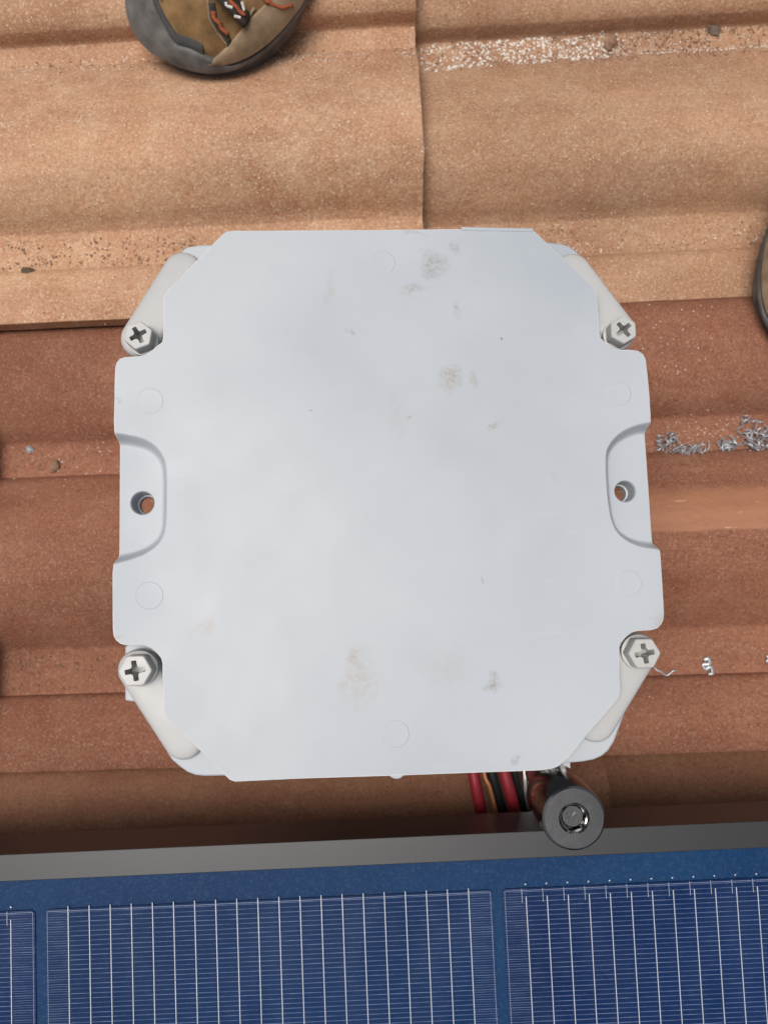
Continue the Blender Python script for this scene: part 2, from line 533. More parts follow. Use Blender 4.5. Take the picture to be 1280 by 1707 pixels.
def profile(prof, zoff, gain):
    """-> list of (Y, h) in roof space, finely sampled, from +Y to -Y"""
    pts = []
    for py, hmm in prof:
        h = hmm / 1000 * gain
        p = ROOF_I @ at(100, py, h + zoff)
        pts.append((p.y, h))
    out = []
    for i in range(len(pts) - 1):
        y0, h0 = pts[i]; y1, h1 = pts[i + 1]
        def tang(j):
            if j <= 0 or j >= len(pts) - 1: return 0.0
            a = (pts[j][1] - pts[j - 1][1]) / (pts[j][0] - pts[j - 1][0])
            b = (pts[j + 1][1] - pts[j][1]) / (pts[j + 1][0] - pts[j][0])
            return 0.0 if a * b <= 0 else 2 * a * b / (a + b)
        m0, m1 = tang(i) * (y1 - y0), tang(i + 1) * (y1 - y0)
        n = max(2, int(abs(y1 - y0) / 0.0045))
        for k in range(n):
            t = k / n
            out.append((y0 + (y1 - y0) * t, (2 * t**3 - 3 * t**2 + 1) * h0 + (t**3 - 2 * t**2 + t) * m0 + (-2 * t**3 + 3 * t**2) * h1 + (t**3 - t**2) * m1))
    out.append(pts[-1])
    return out


LOW = profile(PROF_LOW, 0.002, 2.5)
UP_Z = 0.006
UP = profile(PROF_UP, UP_Z + 0.004, 2.1)
LOW_W = LOW[0][0] - LOW[-1][0] + 0.0012
UP_W = UP[0][0] - UP[-1][0] + 0.0012


def tile_z(x, xhead):
    return SLOPE * (x - xhead)


def make_tile(name, prof, x_tail, zoff, mat, seed, dy=0.0):
    """one tile: tail edge at x_tail, running up-slope to x_tail - EXPO - 0.05 under the next tile"""
    rnd = random.Random(seed)
    bm = bmesh.new()
    x_head = x_tail - EXPO
    nx = 44
    xs = [x_head - 0.05 + (EXPO + 0.05) * i / nx for i in range(nx + 1)]
    nv = len(prof)
    top, bot = [], []
    for i, x in enumerate(xs):
        rt, rb = [], []
        for j, (y, h) in enumerate(prof):
            jy = 0.0
            if j in (0, nv - 1):
                jy = 0.0003 * noise.noise((x * 90, seed * 3.1, j)) + 0.0004 * noise.noise((x * 310, seed, j))
            jx = 0.0
            if i == nx:
                jx = 0.0005 * noise.noise((y * 60, seed, 2.2)) + 0.0007 * noise.noise((y * 260, seed, 5.2))
            wob = 0.0008 * noise.noise((x * 9, y * 16, seed)) + 0.00022 * noise.noise((x * 60, y * 90, seed))
            z = zoff + h + tile_z(x, x_head) + wob
            e = 0.0
            if j in (0, nv - 1) or i == nx:
                e = 0.0009
            rt.append(bm.verts.new((x + jx, y + dy + jy, z - e)))
            rb.append(bm.verts.new((x + jx, y + dy + jy, zoff + h * 0.9 + tile_z(x, x_head) - 0.0108)))
        top.append(rt); bot.append(rb)
    for i in range(nx):
        for j in range(nv - 1):
            bm.faces.new((top[i][j], top[i][j + 1], top[i + 1][j + 1], top[i + 1][j]))
            bm.faces.new((bot[i][j], bot[i + 1][j], bot[i + 1][j + 1], bot[i][j + 1]))
    for i in range(nx):
        for j, fl in ((0, False), (nv - 1, True)):
            q = [top[i][j], top[i + 1][j], bot[i + 1][j], bot[i][j]]
            bm.faces.new(q[::-1] if fl else q)
    for j in range(nv - 1):
        bm.faces.new((top[nx][j], top[nx][j + 1], bot[nx][j + 1], bot[nx][j]))
        bm.faces.new((top[0][j + 1], top[0][j], bot[0][j], bot[0][j + 1]))
    bmesh.ops.recalc_face_normals(bm, faces=bm.faces)
    o = mesh_obj(name, bm, mat, roof)
    auto_smooth(o, 50)
    return o


TAIL_UP = (ROOF_I @ at(697, 190, UP_Z + 0.012)).x
TAIL_LOW = (ROOF_I @ at(-34, 850, 0.02)).x
mats_up = {-1: TILE_RED, 0: TILE_SAND, 1: TILE_TAN, 2: TILE_RED}
mats_low = {-1: TILE_RED, 0: TILE_BROWN, 1: TILE_RED_HILITE, 2: TILE_TAN}
s = 10
for row in range(0, 3):
    for k in (-1, 0, 1, 2):
        s += 1
        make_tile('roof_tile', UP, TAIL_UP + EXPO * k + (0.0 if row % 2 == 0 else 0.235), UP_Z, mats_up[k] if row == 0 else random.Random(s).choice([TILE_TAN, TILE_RED, TILE_SAND]), s, dy=UP_W * row)
for row in range(0, 4):
    for k in (-1, 0, 1, 2):
        s += 1
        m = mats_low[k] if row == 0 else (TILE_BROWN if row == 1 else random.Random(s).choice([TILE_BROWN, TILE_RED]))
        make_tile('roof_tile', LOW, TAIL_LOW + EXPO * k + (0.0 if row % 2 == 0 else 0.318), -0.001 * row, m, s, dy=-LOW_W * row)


def roof_height(x, y):
    """height of the visible tile surface at world x, y"""
    p = ROOF_I @ Vector((x, y, 0))
    if p.y > UP[-1][0] - 0.0006:
        prof, tail, zo = UP, TAIL_UP, UP_Z
        yy = p.y
    else:
        prof, tail, zo = LOW, TAIL_LOW, 0.0
        yy = p.y
        if yy < LOW[-1][0]:
            yy += LOW_W; tail += 0.318; zo -= 0.001
    u = (p.x - tail) / EXPO
    u = u - math.floor(u)
    for j in range(len(prof) - 1):
        if prof[j][0] >= yy >= prof[j + 1][0]:
            t = (prof[j][0] - yy) / (prof[j][0] - prof[j + 1][0])
            return zo + prof[j][1] * (1 - t) + prof[j + 1][1] * t + SLOPE * EXPO * u
    return zo + SLOPE * EXPO * u


def on_roof(px, py):
    z = 0.01
    for _ in range(4):
        p = at(px, py, z)
        z = roof_height(p.x, p.y)
    p.z = z
    return p


# ================================================================== SOLAR PANEL
PAN_Z = 0.115
rail_top = 0.091
pA = at(0, 1426, PAN_Z); pB = at(1080, 1378, PAN_Z)
ang = math.atan2(pB.y - pA.y, pB.x - pA.x)
pO = at(640, 1426 - 640 * (48 / 1080), PAN_Z)
PM = Matrix.Translation(pO) @ Matrix.Rotation(ang, 4, 'Z')
panel = empty('solar_panel', Matrix.Translation((pO.x, pO.y, rail_top)) @ Matrix.Rotation(ang, 4, 'Z'))
tag(panel, 'blue solar panel with dark metal frame along the bottom of the photo', 'solar panel')
PZ = PAN_Z - rail_top      # local height of frame top
FW = 0.0101
HX, LY = 0.66, 1.15
gz = PZ - 0.0012
for i, (x0, x1, y0, y1) in enumerate(((-HX, HX, -FW, 0), (-HX, HX, -LY, -LY + FW), (-HX, -HX + FW, -LY + FW + 0.0002, -FW - 0.0002), (HX - FW, HX, -LY + FW + 0.0002, -FW - 0.0002))):
    bm = bmesh.new()
    add_box(bm, x0, x1, y0, y1, 0.0, PZ)
    o = mesh_obj('frame_bar', bm, FRAME, panel)
    bevel(o, 0.0003, 2)
bm = bmesh.new()
add_box(bm, -HX + 0.004, HX - 0.004, -LY + 0.004, -0.004, gz - 0.0032, gz)
mesh_obj('glass', bm, GLASS, panel)
# cells
pcell = PM.inverted() @ at(73, 1516.5, PAN_Z - 0.001)
cell_top = pcell.y
GAP_L = [at(66, 1560, PAN_Z), at(833, 1560, PAN_Z)]
xg = [(PM.inverted() @ g).x for g in GAP_L]
PITCH_C = xg[1] - xg[0]
CELL_W = PITCH_C - 0.0040
# the material was made for 0.180: rebuild the threshold for the measured width
for n_ in CELL.node_tree.nodes:
    if n_.type == 'MATH' and n_.operation == 'GREATER_THAN':
        n_.inputs[1].default_value = CELL_W / 2 - 0.0095
CELL_L = 0.0915


def cell_mesh():
    bm = bmesh.new()
    c = 0.0012
    w, l = CELL_W / 2, CELL_L
    ring = [(-w + c, 0), (w - c, 0), (w, -c), (w, -l + c), (w - c, -l), (-w + c, -l), (-w, -l + c), (-w, -c)]
    top = [bm.verts.new((x, y, 0.0003)) for x, y in ring]
    bot = [bm.verts.new((x, y, -0.0003)) for x, y in ring]
    bm.faces.new(top[::-1])
    for i in range(8):
        bm.faces.new((top[i], top[(i + 1) % 8], bot[(i + 1) % 8], bot[i]))
    bmesh.ops.recalc_face_normals(bm, faces=bm.faces)
    me = bpy.data.meshes.new('cell')
    bm.to_mesh(me); bm.free()
    me.materials.append(CELL)
    return me


NB = 20
BP = (PM.inverted() @ at(783, 1530, PAN_Z)).x - (PM.inverted() @ at(113, 1530, PAN_Z)).x
BP /= 19
bus0 = (PM.inverted() @ at(113, 1530, PAN_Z)).x - (xg[0] + xg[1]) / 2


def ribbon_mesh(y0, y1, w=0.00025):
    bm = bmesh.new()
    add_box(bm, -w / 2, w / 2, y1, y0, 0.0, 0.00035)
    me = bpy.data.meshes.new('busbar')
    bm.to_mesh(me); bm.free()
    me.materials.append(BUS)
    return me


def border_mesh():
    bm = bmesh.new()
    w, l, t = CELL_W / 2, CELL_L, 0.00013
    i = 0.0007
    for a in ((-w + i, w - i, -i - t, -i), (-w + i, -w + i + t, -l + i, -i - t), (w - i - t, w - i, -l + i, -i - t)):
        add_box(bm, *a, 0.0, 0.00012)
    me = bpy.data.meshes.new('printed_border')
    bm.to_mesh(me); bm.free()
    me.materials.append(PRINT)
    return me


def pad_mesh():
    bm = bmesh.new()
    add_box(bm, -0.0016, -0.00148, -0.0052, 0.0, 0.0, 0.0001)
    add_box(bm, -0.00025, 0.00025, 0.0014, 0.0019, 0.0, 0.0002)
    me = bpy.data.meshes.new('contact_pad')
    bm.to_mesh(me); bm.free()
    me.materials.append(BUS)
    return me


CM, BMESH = cell_mesh(), border_mesh()
RIB_A, RIB_B = ribbon_mesh(0.0010, -CELL_L), ribbon_mesh(-0.0030, -CELL_L)
PADM = pad_mesh()
cx_mid = (xg[0] + xg[1]) / 2
jb = bmesh.new()
for k in range(NB):
    add_box(jb, bus0 + k * BP - 0.000125, bus0 + k * BP + 0.000125, -CELL_L, -0.001, 0.0, 0.00035)
JM = bpy.data.meshes.new('busbar_set'); jb.to_mesh(JM); jb.free(); JM.materials.append(BUS)


def link(name, me, parent, loc=(0, 0, 0)):
    o = bpy.data.objects.new(name, me)
    COL.objects.link(o)
    o.parent = parent
    o.location = loc
    return o


for col in range(-2, 4):
    for row in range(0, 11):
        x = cx_mid + PITCH_C * col
        y = cell_top - row * (CELL_L + 0.002)
        if abs(x) + CELL_W / 2 > HX - 0.012 or y - CELL_L < -LY + 0.015:
            continue
        c = link('cell', CM, panel, (x, y, gz + 0.0003))
        link('printed_border', BMESH, c, (0, 0, 0.0003))
        if row == 0 and col in (-1, 0, 1):
            for k in range(NB):
                rb = link('busbar', RIB_A if col == 0 else RIB_B, c, (bus0 + k * BP, 0, 0.0003))
                if col != 0:
                    link('contact_pad', PADM, c, (bus0 + k * BP, -0.0001, 0.0003))
        else:
            link('busbar_set', JM, c, (0, 0, 0.0003))

# ================================================================== RAIL, HOOK
rt = at(925, 1290, rail_top)
rail = empty('mounting_rail', Matrix.Translation((rt.x, rt.y, 0.045)) @ Matrix.Rotation(R(-0.5), 4, 'Z'))
tag(rail, 'bright aluminium slotted rail running from under the grey box to the panel', 'rail')
RZ = rail_top - 0.045
xl = (rail.matrix_world.inverted() @ at(901, 1290, rail_top)).x
xr = (rail.matrix_world.inverted() @ at(952, 1290, rail_top)).x
Y0, Y1 = -0.9, 0.17
bm = bmesh.new()
add_box(bm, xl, xl + 0.0012, Y0, Y1, 0.002, RZ)
add_box(bm, xr - 0.0038, xr, Y0, Y1, 0.002, RZ)
add_box(bm, xl, xr, Y0, Y1, -0.001, 0.0018)
bevel(mesh_obj('channel', bm, ALU, rail), 0.0003, 1)
xf = (rail.matrix_world.inverted() @ at(872, 1320, 0.058)).x
bm = bmesh.new()
add_box(bm, xf, xl - 0.0003, Y0, Y1, 0.0115, 0.0138)
bevel(mesh_obj('side_flange', bm, ALU, rail), 0.0003, 1)
# stainless roof hooks that carry the rail (one under the box, one under the panel)
for yy, lab in ((0.02, 'steel roof hook under the rail and the grey box'), (-0.42, 'steel roof hook under the rail beneath the solar panel')):
    p = rail.matrix_world @ Vector(((xl + xr) / 2, yy, 0))
    bm = bmesh.new()
    z0 = roof_height(p.x, p.y) if yy > -0.2 else 0.012
    add_box(bm, -0.012, 0.012, -0.016, 0.016, 0.001, 0.006)
    add_box(bm, -0.010, -0.005, -0.014, 0.014, 0.006, 0.0435 - z0)
    hk = mesh_obj('roof_hook', bm, STEEL)
    hk.location = (p.x, p.y, z0)
    tag(hk, lab, 'bracket')

# ================================================================== CLAMP BOLT
top_z = 0.150
bc = at(957, 1365, top_z)
br = 0.0111
bolt = empty('clamp_bolt', Matrix.Translation((bc.x, bc.y, rail_top)))
tag(bolt, 'dark polished steel socket-head bolt standing by the panel frame', 'bolt')
hz = top_z - rail_top
bm = bmesh.new()
rings = add_lathe(bm, [(br * 0.97, 0.0300), (br, 0.0308), (br, hz - 0.0014), (br - 0.0003, hz - 0.0005), (br - 0.0010, hz)], 72)
bm.faces.new(rings[0][::-1])
outer = rings[-1]
inner_r = 0.0053
inn = [bm.verts.new((inner_r * math.cos(2 * math.pi * k / 72), inner_r * math.sin(2 * math.pi * k / 72), hz)) for k in range(72)]
inn2 = [bm.verts.new((inner_r * 0.90 * math.cos(2 * math.pi * k / 72), inner_r * 0.90 * math.sin(2 * math.pi * k / 72), hz - 0.0008)) for k in range(72)]
for k in range(72):
    bm.faces.new((outer[k], outer[(k + 1) % 72], inn[(k + 1) % 72], inn[k]))
    bm.faces.new((inn[k], inn[(k + 1) % 72], inn2[(k + 1) % 72], inn2[k]))


def hexr(a, r):
    a = (a + math.pi / 6) % (math.pi / 3) - math.pi / 6
    return r * math.cos(math.pi / 6) / math.cos(a)


hx1 = [bm.verts.new((hexr(2 * math.pi * k / 72 + 0.25, inner_r * 0.9) * math.cos(2 * math.pi * k / 72), hexr(2 * math.pi * k / 72 + 0.25, inner_r * 0.9) * math.sin(2 * math.pi * k / 72), hz - 0.0010)) for k in range(72)]
hx2 = [bm.verts.new((v.co.x, v.co.y, hz - 0.0045)) for v in hx1]
for k in range(72):
    bm.faces.new((inn2[k], inn2[(k + 1) % 72], hx1[(k + 1) % 72], hx1[k]))
    bm.faces.new((hx1[k], hx1[(k + 1) % 72], hx2[(k + 1) % 72], hx2[k]))
bm.faces.new(hx2)
o = mesh_obj('head', bm, STEEL, bolt)
auto_smooth(o, 30)
bm = bmesh.new()
rings = add_lathe(bm, [(0.0060, 0.0), (0.0060, 0.0298)], 32)
bm.faces.new(rings[0][::-1]); bm.faces.new(rings[-1])
auto_smooth(mesh_obj('shank', bm, STEEL, bolt), 30)
bm = bmesh.new()
rr = 0.0039
rings = add_lathe(bm, [(rr, hz - 0.0042), (rr, hz - 0.0028), (rr - 0.0004, hz - 0.0023)], 40)
bm.faces.new(rings[-1])
for i in range(7):
    a = random.uniform(0, 6.28); d = random.uniform(0.0004, 0.0024)
    M = Matrix.Translation((d * math.cos(a), d * math.sin(a), hz - 0.0022)) @ Matrix.Rotation(random.uniform(0, 3.1), 4, 'Z')
    l = random.uniform(0.0004, 0.0012)
    add_box(bm, -l, l, -0.00012, 0.00012, -0.0002, 0.00015, M)
o = mesh_obj('socket_insert', bm, STEEL, bolt)
auto_smooth(o, 30)

# ================================================================== CABLES
def cable(name, pts, r, mat, label, z=0.068):
    bm = bmesh.new()
    P = [at(px, py, zz) for px, py, zz in pts]
    add_tube(bm, catmull(P, 10), r, 14)
    o = mesh_obj(name, bm, mat, smooth=True)
    tag(o, label, 'cable', 'cables running from under the box to the panel')
    return o


cable('cable', [(770, 1150, 0.075), (786, 1270, 0.072), (795, 1320, 0.071), (806, 1375, 0.066), (822, 1450, 0.055), (840, 1540, 0.05)], 0.00265, RED_WIRE, 'red cable furthest left below the box')
cable('cable', [(800, 1150, 0.066), (816, 1270, 0.066), (827, 1320, 0.064), (845, 1375, 0.060), (865, 1450, 0.052), (880, 1540, 0.048)], 0.0024, BLACK_WIRE, 'thicker black cable between the two red cables')
cable('cable', [(800, 1150, 0.078), (806, 1280, 0.0745), (817, 1315, 0.0735), (830, 1370, 0.070), (845, 1450, 0.06), (855, 1540, 0.055)], 0.00085, COPPER, 'thin copper coloured wire beside the left red cable')
cable('cable', [(825, 1150, 0.075), (838, 1270, 0.073), (850, 1320, 0.072), (864, 1375, 0.067), (885, 1450, 0.056), (900, 1540, 0.052)], 0.00265, RED_WIRE, 'red cable furthest right next to the rail')
cable('cable', [(838, 1150, 0.062), (853, 1270, 0.062), (864, 1320, 0.060), (878, 1375, 0.057), (898, 1450, 0.05), (915, 1540, 0.046)], 0.0020, BLACK_WIRE, 'thin black cable right of the right red cable')

# ================================================================== JUNCTION BOX
box = empty('junction_box', BOX_M)
tag(box, 'large octagonal light grey plastic junction box with a screw at each corner', 'junction box')


def L(px, py):
    return on_plane(px, py, BOX_M)


left_rec_out = [(190, 719), (208, 722), (226, 725.5), (241, 730), (253, 736.5), (262, 744), (269.5, 753), (274.7, 763), (277.5, 773), (278.7, 784), (279.3, 800), (279.3, 825),
                (279, 850), (278, 874), (275.5, 888), (271, 899), (265, 907.5), (257, 915), (248, 921.5), (238, 927), (217, 934.5), (188.5, 942.5)]
right_rec_out = [(1085.5, 701), (1069, 704.5), (1054, 709), (1041, 715), (1030, 722.5), (1021, 731), (1014, 741), (1010, 750), (1008.5, 760), (1008.6, 785), (1010, 813), (1012.5, 838),
                 (1015.7, 858), (1019.5, 872), (1025, 884), (1032, 893), (1041, 900.5), (1051, 906.5), (1062, 911), (1073, 914), (1086, 916), (1100.5, 919)]
outline = [(378, 384.8), (386, 383.6), (480, 383), (640, 382), (770, 380.6), (868, 380.3), (880, 381), (892, 385.5), (901, 394), (952, 441), (984, 471.5), (992, 480), (995.3, 488),
           (997.5, 522), (1000.3, 556), (1002, 563), (1014, 574), (1023, 579.5), (1033, 582), (1056, 582.5), (1065, 584.5), (1072, 589), (1077, 598), (1080, 625), (1083, 657), (1085, 690)]
outline += ['R']
outline += [(1102, 930), (1105, 980), (1107.5, 1022), (1106.5, 1033), (1103, 1041), (1096, 1048), (1086, 1051), (1062, 1052.4), (1053, 1055.5), (1043, 1063), (1036, 1072), (1032.8, 1080),
            (1033.5, 1120), (1034.7, 1154), (1033, 1162), (1028, 1169), (976, 1230), (950, 1262), (940, 1272), (930, 1279), (920, 1282.5), (900, 1285.3), (780, 1289.5), (660, 1294),
            (500, 1299), (402, 1303.6), (391, 1304), (383, 1301), (375, 1293.5), (325, 1244), (278, 1197.5), (273, 1191), (271, 1184), (270.6, 1140), (270.3, 1106), (268, 1097.5), (261, 1089),
            (252, 1081.5), (243, 1077.5), (234, 1076.3), (208, 1076), (200, 1073.5), (193, 1068), (188.7, 1060), (187.5, 1050), (187, 1000), (187, 955)]
outline += ['L']
outline += [(189.2, 700), (190.2, 660), (190.7, 630), (191.6, 611), (194, 603.5), (199, 597.5), (207, 594.4), (230, 593), (241, 590.8), (252, 584), (263, 574.5), (269.5, 570),
            (271.5, 562), (272, 521.7), (271.3, 498), (272.5, 492), (277, 486), (320, 441), (364, 396.5), (371, 389)]

REC_D = 0.0062


def recess(curve, hole_px, hole_r, side):
    """-> (list of outer pts, rings of the sloping wall, floor loop)"""
    out = [L(*p) for p in curve]
    n = len(out)
    # inward normals in plan (towards the recess's centre)
    cen = sum(out, Vector()) / n
    W = 0.0034
    inn = []
    for i, p in enumerate(out):
        a = out[max(i - 1, 0)]; b = out[min(i + 1, n - 1)]
        t = (b - a).normalized()
        nn = Vector((-t.y, t.x, 0))
        if nn.dot(cen - p) < 0: nn = -nn
        inn.append(p + nn * W)
    # ends stay on the box's outer edge line
    ex = L(*curve[0]), L(*curve[-1])
    ed = (ex[1] - ex[0]).normalized()
    for i, e in ((0, ex[0]), (n - 1, ex[1])):
        inn[i] = e + ed * (W * 1.15 if i == 0 else -W * 1.15)
    rings = []
    for t, dz in ((0, 0), (0.10, 0.03), (0.22, 0.13), (0.36, 0.34), (0.5, 0.58), (0.64, 0.80), (0.80, 0.95), (1.0, 1.0)):
        rings.append([o_.lerp(i_, t) + Vector((0, 0, -REC_D * dz)) for o_, i_ in zip(out, inn)])
    return rings


lr = recess(left_rec_out, (237, 836), 20, -1)
rr_ = recess(right_rec_out, (1043.6, 818), 18, 1)

bm = bmesh.new()
loop = []
for p in outline:
    if p == 'R':
        loop += [bm.verts.new(v) for v in rr_[0]]
    elif p == 'L':
        loop += [bm.verts.new(v) for v in lr[0][::-1]]
    else:
        loop.append(bm.verts.new(L(*p)))
edges = [bm.edges.new((loop[i], loop[(i + 1) % len(loop)])) for i in range(len(loop))]
bm.faces.new(loop)
hole_info = []
for rings, hc, hr in ((lr, (237.5, 838.5), 18.6), (rr_, (1042, 819), 17.4)):
    vr = [[bm.verts.new(v) for v in ring] for ring in rings[1:]]
    first = [min(loop, key=lambda q: (q.co - v).length) for v in rings[0]]
    vr = [first] + vr
    for a in range(len(vr) - 1):
        for i in range(len(first) - 1):
            bm.faces.new((vr[a][i], vr[a][i + 1], vr[a + 1][i + 1], vr[a + 1][i]))
    # floor polygon with a round hole: bridge as a fan of quads around the hole via triangle fill
    fl = vr[-1]
    c = L(*hc)
    c = c + (c - (BOX_M.inverted() @ CAM_P)) * (REC_D / (BOX_M.inverted() @ CAM_P).z)
    c.z = -REC_D
    r1 = hr * PXM
    nh = 40
    rim = [bm.verts.new((c.x + r1 * 1.12 * math.cos(2 * math.pi * k / nh), c.y + r1 * 1.12 * math.sin(2 * math.pi * k / nh), -REC_D)) for k in range(nh)]
    es = [e for e in (bm.edges.get((fl[i], fl[i + 1])) for i in range(len(fl) - 1)) if e]
    es.append(bm.edges.get((fl[0], fl[-1])) or bm.edges.new((fl[0], fl[-1])))
    es += [bm.edges.new((rim[k], rim[(k + 1) % nh])) for k in range(nh)]
    bmesh.ops.triangle_fill(bm, edges=es, use_beauty=True, normal=Vector((0, 0, 1)))
    prev = rim
    for rad, dz in ((1.04, -0.0003), (1.0, -0.0010), (0.98, -0.0065), (0.92, -0.0068), (0.80, -0.0068), (0.79, -0.0100)):
        cur = [bm.verts.new((c.x + r1 * rad * math.cos(2 * math.pi * k / nh), c.y + r1 * rad * math.sin(2 * math.pi * k / nh), -REC_D + dz)) for k in range(nh)]
        for k in range(nh):
            bm.faces.new((prev[k], prev[(k + 1) % nh], cur[(k + 1) % nh], cur[k]))
        prev = cur
    hole_info.append(set(prev))
# skirt round the whole plate
hv = set().union(*hole_info)
bd = [e for e in bm.edges if len(e.link_faces) == 1 and e.verts[0] not in hv]
ret = bmesh.ops.extrude_edge_only(bm, edges=bd)
for v in [g for g in ret['geom'] if isinstance(g, bmesh.types.BMVert)]:
    v.co.z = -0.0106
bmesh.ops.recalc_face_normals(bm, faces=bm.faces)
# make sure the top faces up
topf = max(bm.faces, key=lambda f: f.calc_area())
topf.normal_update()
if topf.normal.z < 0:
    bmesh.ops.reverse_faces(bm, faces=bm.faces)
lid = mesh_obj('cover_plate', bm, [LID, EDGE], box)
auto_smooth(lid, 38)
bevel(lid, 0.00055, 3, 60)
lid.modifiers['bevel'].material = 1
wnm = lid.modifiers.new('weighted', 'WEIGHTED_NORMAL')
wnm.keep_sharp = True
wnm.weight = 100

# moulding marks on the plate (ejector pin discs), a faint flash seam and a small moulding tab
for px, py, r in ((250, 668, 22.5), (249, 993, 23), (1032, 655, 21), (1048, 972, 22), (639, 438, 21), (660, 1224, 22)):
    bm = bmesh.new()
    rad = r * PXM
    rings = add_lathe(bm, [(rad, -0.0002), (rad - 0.0001, 0.00002), (rad - 0.0004, 0.00003), (rad - 0.0008, 0.000012)], 48)
    bm.faces.new(rings[-1])
    o = mesh_obj('pin_mark', bm, LID, box, smooth=True)
    q = L(px, py)
    # share the plate's texture space
    for v in o.data.vertices:
        v.co.x += q.x; v.co.y += q.y
bm = bmesh.new()
q0, q1 = L(769, 383), L(889, 385.5)
d = (q1 - q0)
M = Matrix.Translation(q0) @ Matrix.Rotation(math.atan2(d.y, d.x), 4, 'Z')
add_box(bm, 0, d.length, -0.0002, 0.0011, -0.0030, 0.00022, M)
bevel(mesh_obj('flash_seam', bm, LID, box), 0.00015, 1)
bm = bmesh.new()
q = L(661, 1283)
rings = add_lathe(bm, [(0.0032, -0.010), (0.0032, -0.0009), (0.0030, -0.0006)], 24, Matrix.Translation(q))
bm.faces.new(rings[-1])
mesh_obj('edge_tab', bm, LID, box)

# base: the body of the box below the plate, its foot flat on the rail
def LZ(px, py, z):
    """pixel -> local point at local height z of the box"""
    return on_plane(px, py, BOX_M @ Matrix.Translation((0, 0, z))) + Vector((0, 0, z))


bz = -0.0125
base_px = [(300, 421), (305, 414.5), (313, 410), (333, 407), (420, 406), (640, 404), (860, 402), (913, 402.5), (936, 405), (950, 409.5), (962, 418),
           (1012, 500), (1042, 540), (1048, 575), (1046, 715), (985, 765), (985, 885), (1050, 935), (1052, 1062), (1052, 1100), (1060, 1142), (1024, 1238), (1014, 1253), (1003, 1262), (990, 1267.5), (972, 1271), (951, 1272.8),
           (640, 1283), (372, 1294.5), (340, 1295), (325, 1293.5), (312, 1288.5), (300, 1280), (286, 1268), (224, 1171), (207.5, 1169), (207.5, 1078), (236, 1060), (236, 945), (300, 890), (300, 770), (236, 715), (236, 590), (240, 530), (262, 470)]
bm = bmesh.new()
lo = [bm.verts.new(LZ(px, py, bz)) for px, py in base_px]
bm.faces.new(lo)
Mi = BOX_M.inverted()
low = []
cen = sum((v.co for v in lo), Vector()) / len(lo)
for v in lo:
    w = BOX_M @ (cen + (v.co - cen) * 0.93)
    w.z = rail_top + 0.0004
    low.append(bm.verts.new(Mi @ w))
for i in range(len(lo)):
    j = (i + 1) % len(lo)
    bm.faces.new((lo[i], lo[j], low[j], low[i]))
bm.faces.new(low[::-1])
bmesh.ops.recalc_face_normals(bm, faces=bm.faces)
o = mesh_obj('base', bm, LID, box)
auto_smooth(o, 40)
bevel(o, 0.0007, 2, 50)
w2 = o.modifiers.new('weighted', 'WEIGHTED_NORMAL')
w2.keep_sharp = True
w2.weight = 100
# filler slab joining plate and base (inner neck)
bm = bmesh.new()
neck = [(330, 440), (940, 436), (985, 500), (985, 560), (1000, 600), (1000, 720), (990, 760), (1000, 880), (1020, 940), (1020, 1150), (930, 1250), (400, 1270), (300, 1180), (300, 1090), (230, 1050), (230, 950), (310, 900), (310, 750), (230, 700), (230, 620), (300, 560), (300, 480)]
a = [bm.verts.new(LZ(px, py, -0.0008)) for px, py in neck]
b = [bm.verts.new((v.co.x, v.co.y, bz + 0.0004)) for v in a]
for i in range(len(a)):
    j = (i + 1) % len(a)
    bm.faces.new((a[i], a[j], b[j], b[i]))
bmesh.ops.recalc_face_normals(bm, faces=bm.faces)
mesh_obj('neck', bm, LID, box)

# corner arms and screws
AZ = -0.0066


def capsule_arm(s_px, e_px, r_px):
    sc = LZ(*s_px, AZ); ec = LZ(*e_px, AZ)
    r = r_px * PXM
    d = (ec - sc); ln = d.length; a0 = math.atan2(d.y, d.x)
    bm = bmesh.new()
    rings = []
    H = 0.0068
    for sc_, dz in ((1.0, -H), (1.0, -0.0030), (0.985, -0.0019), (0.95, -0.0011), (0.88, -0.0005), (0.76, -0.00015), (0.55, 0.0), (0.25, 0.00006)):
        ring = []
        for k in range(25):
            t = math.pi / 2 + math.pi * k / 24
            ring.append((r * sc_ * math.cos(t), r * sc_ * math.sin(t)))
        for k in range(25):
            t = -math.pi / 2 + math.pi * k / 24
            ring.append((ln + r * sc_ * math.cos(t), r * sc_ * math.sin(t)))
        vs = []
        for x, y in ring:
            # the arm falls away slightly towards its far end
            zz = AZ + dz - 0.0022 * smoothstep(0.35 * ln, ln + r, x)
            vs.append(bm.verts.new((sc.x + x * math.cos(a0) - y * math.sin(a0), sc.y + x * math.sin(a0) + y * math.cos(a0), zz if dz > -H else AZ - H - 0.0015)))
        rings.append(vs)
    for i in range(len(rings) - 1):
        n = len(rings[i])
        for k in range(n):
            bm.faces.new((rings[i][k], rings[i][(k + 1) % n], rings[i + 1][(k + 1) % n], rings[i + 1][k]))
    bm.faces.new(rings[-1])
    bmesh.ops.recalc_face_normals(bm, faces=bm.faces)
    return mesh_obj('corner_arm', bm, ARM, box, smooth=True)


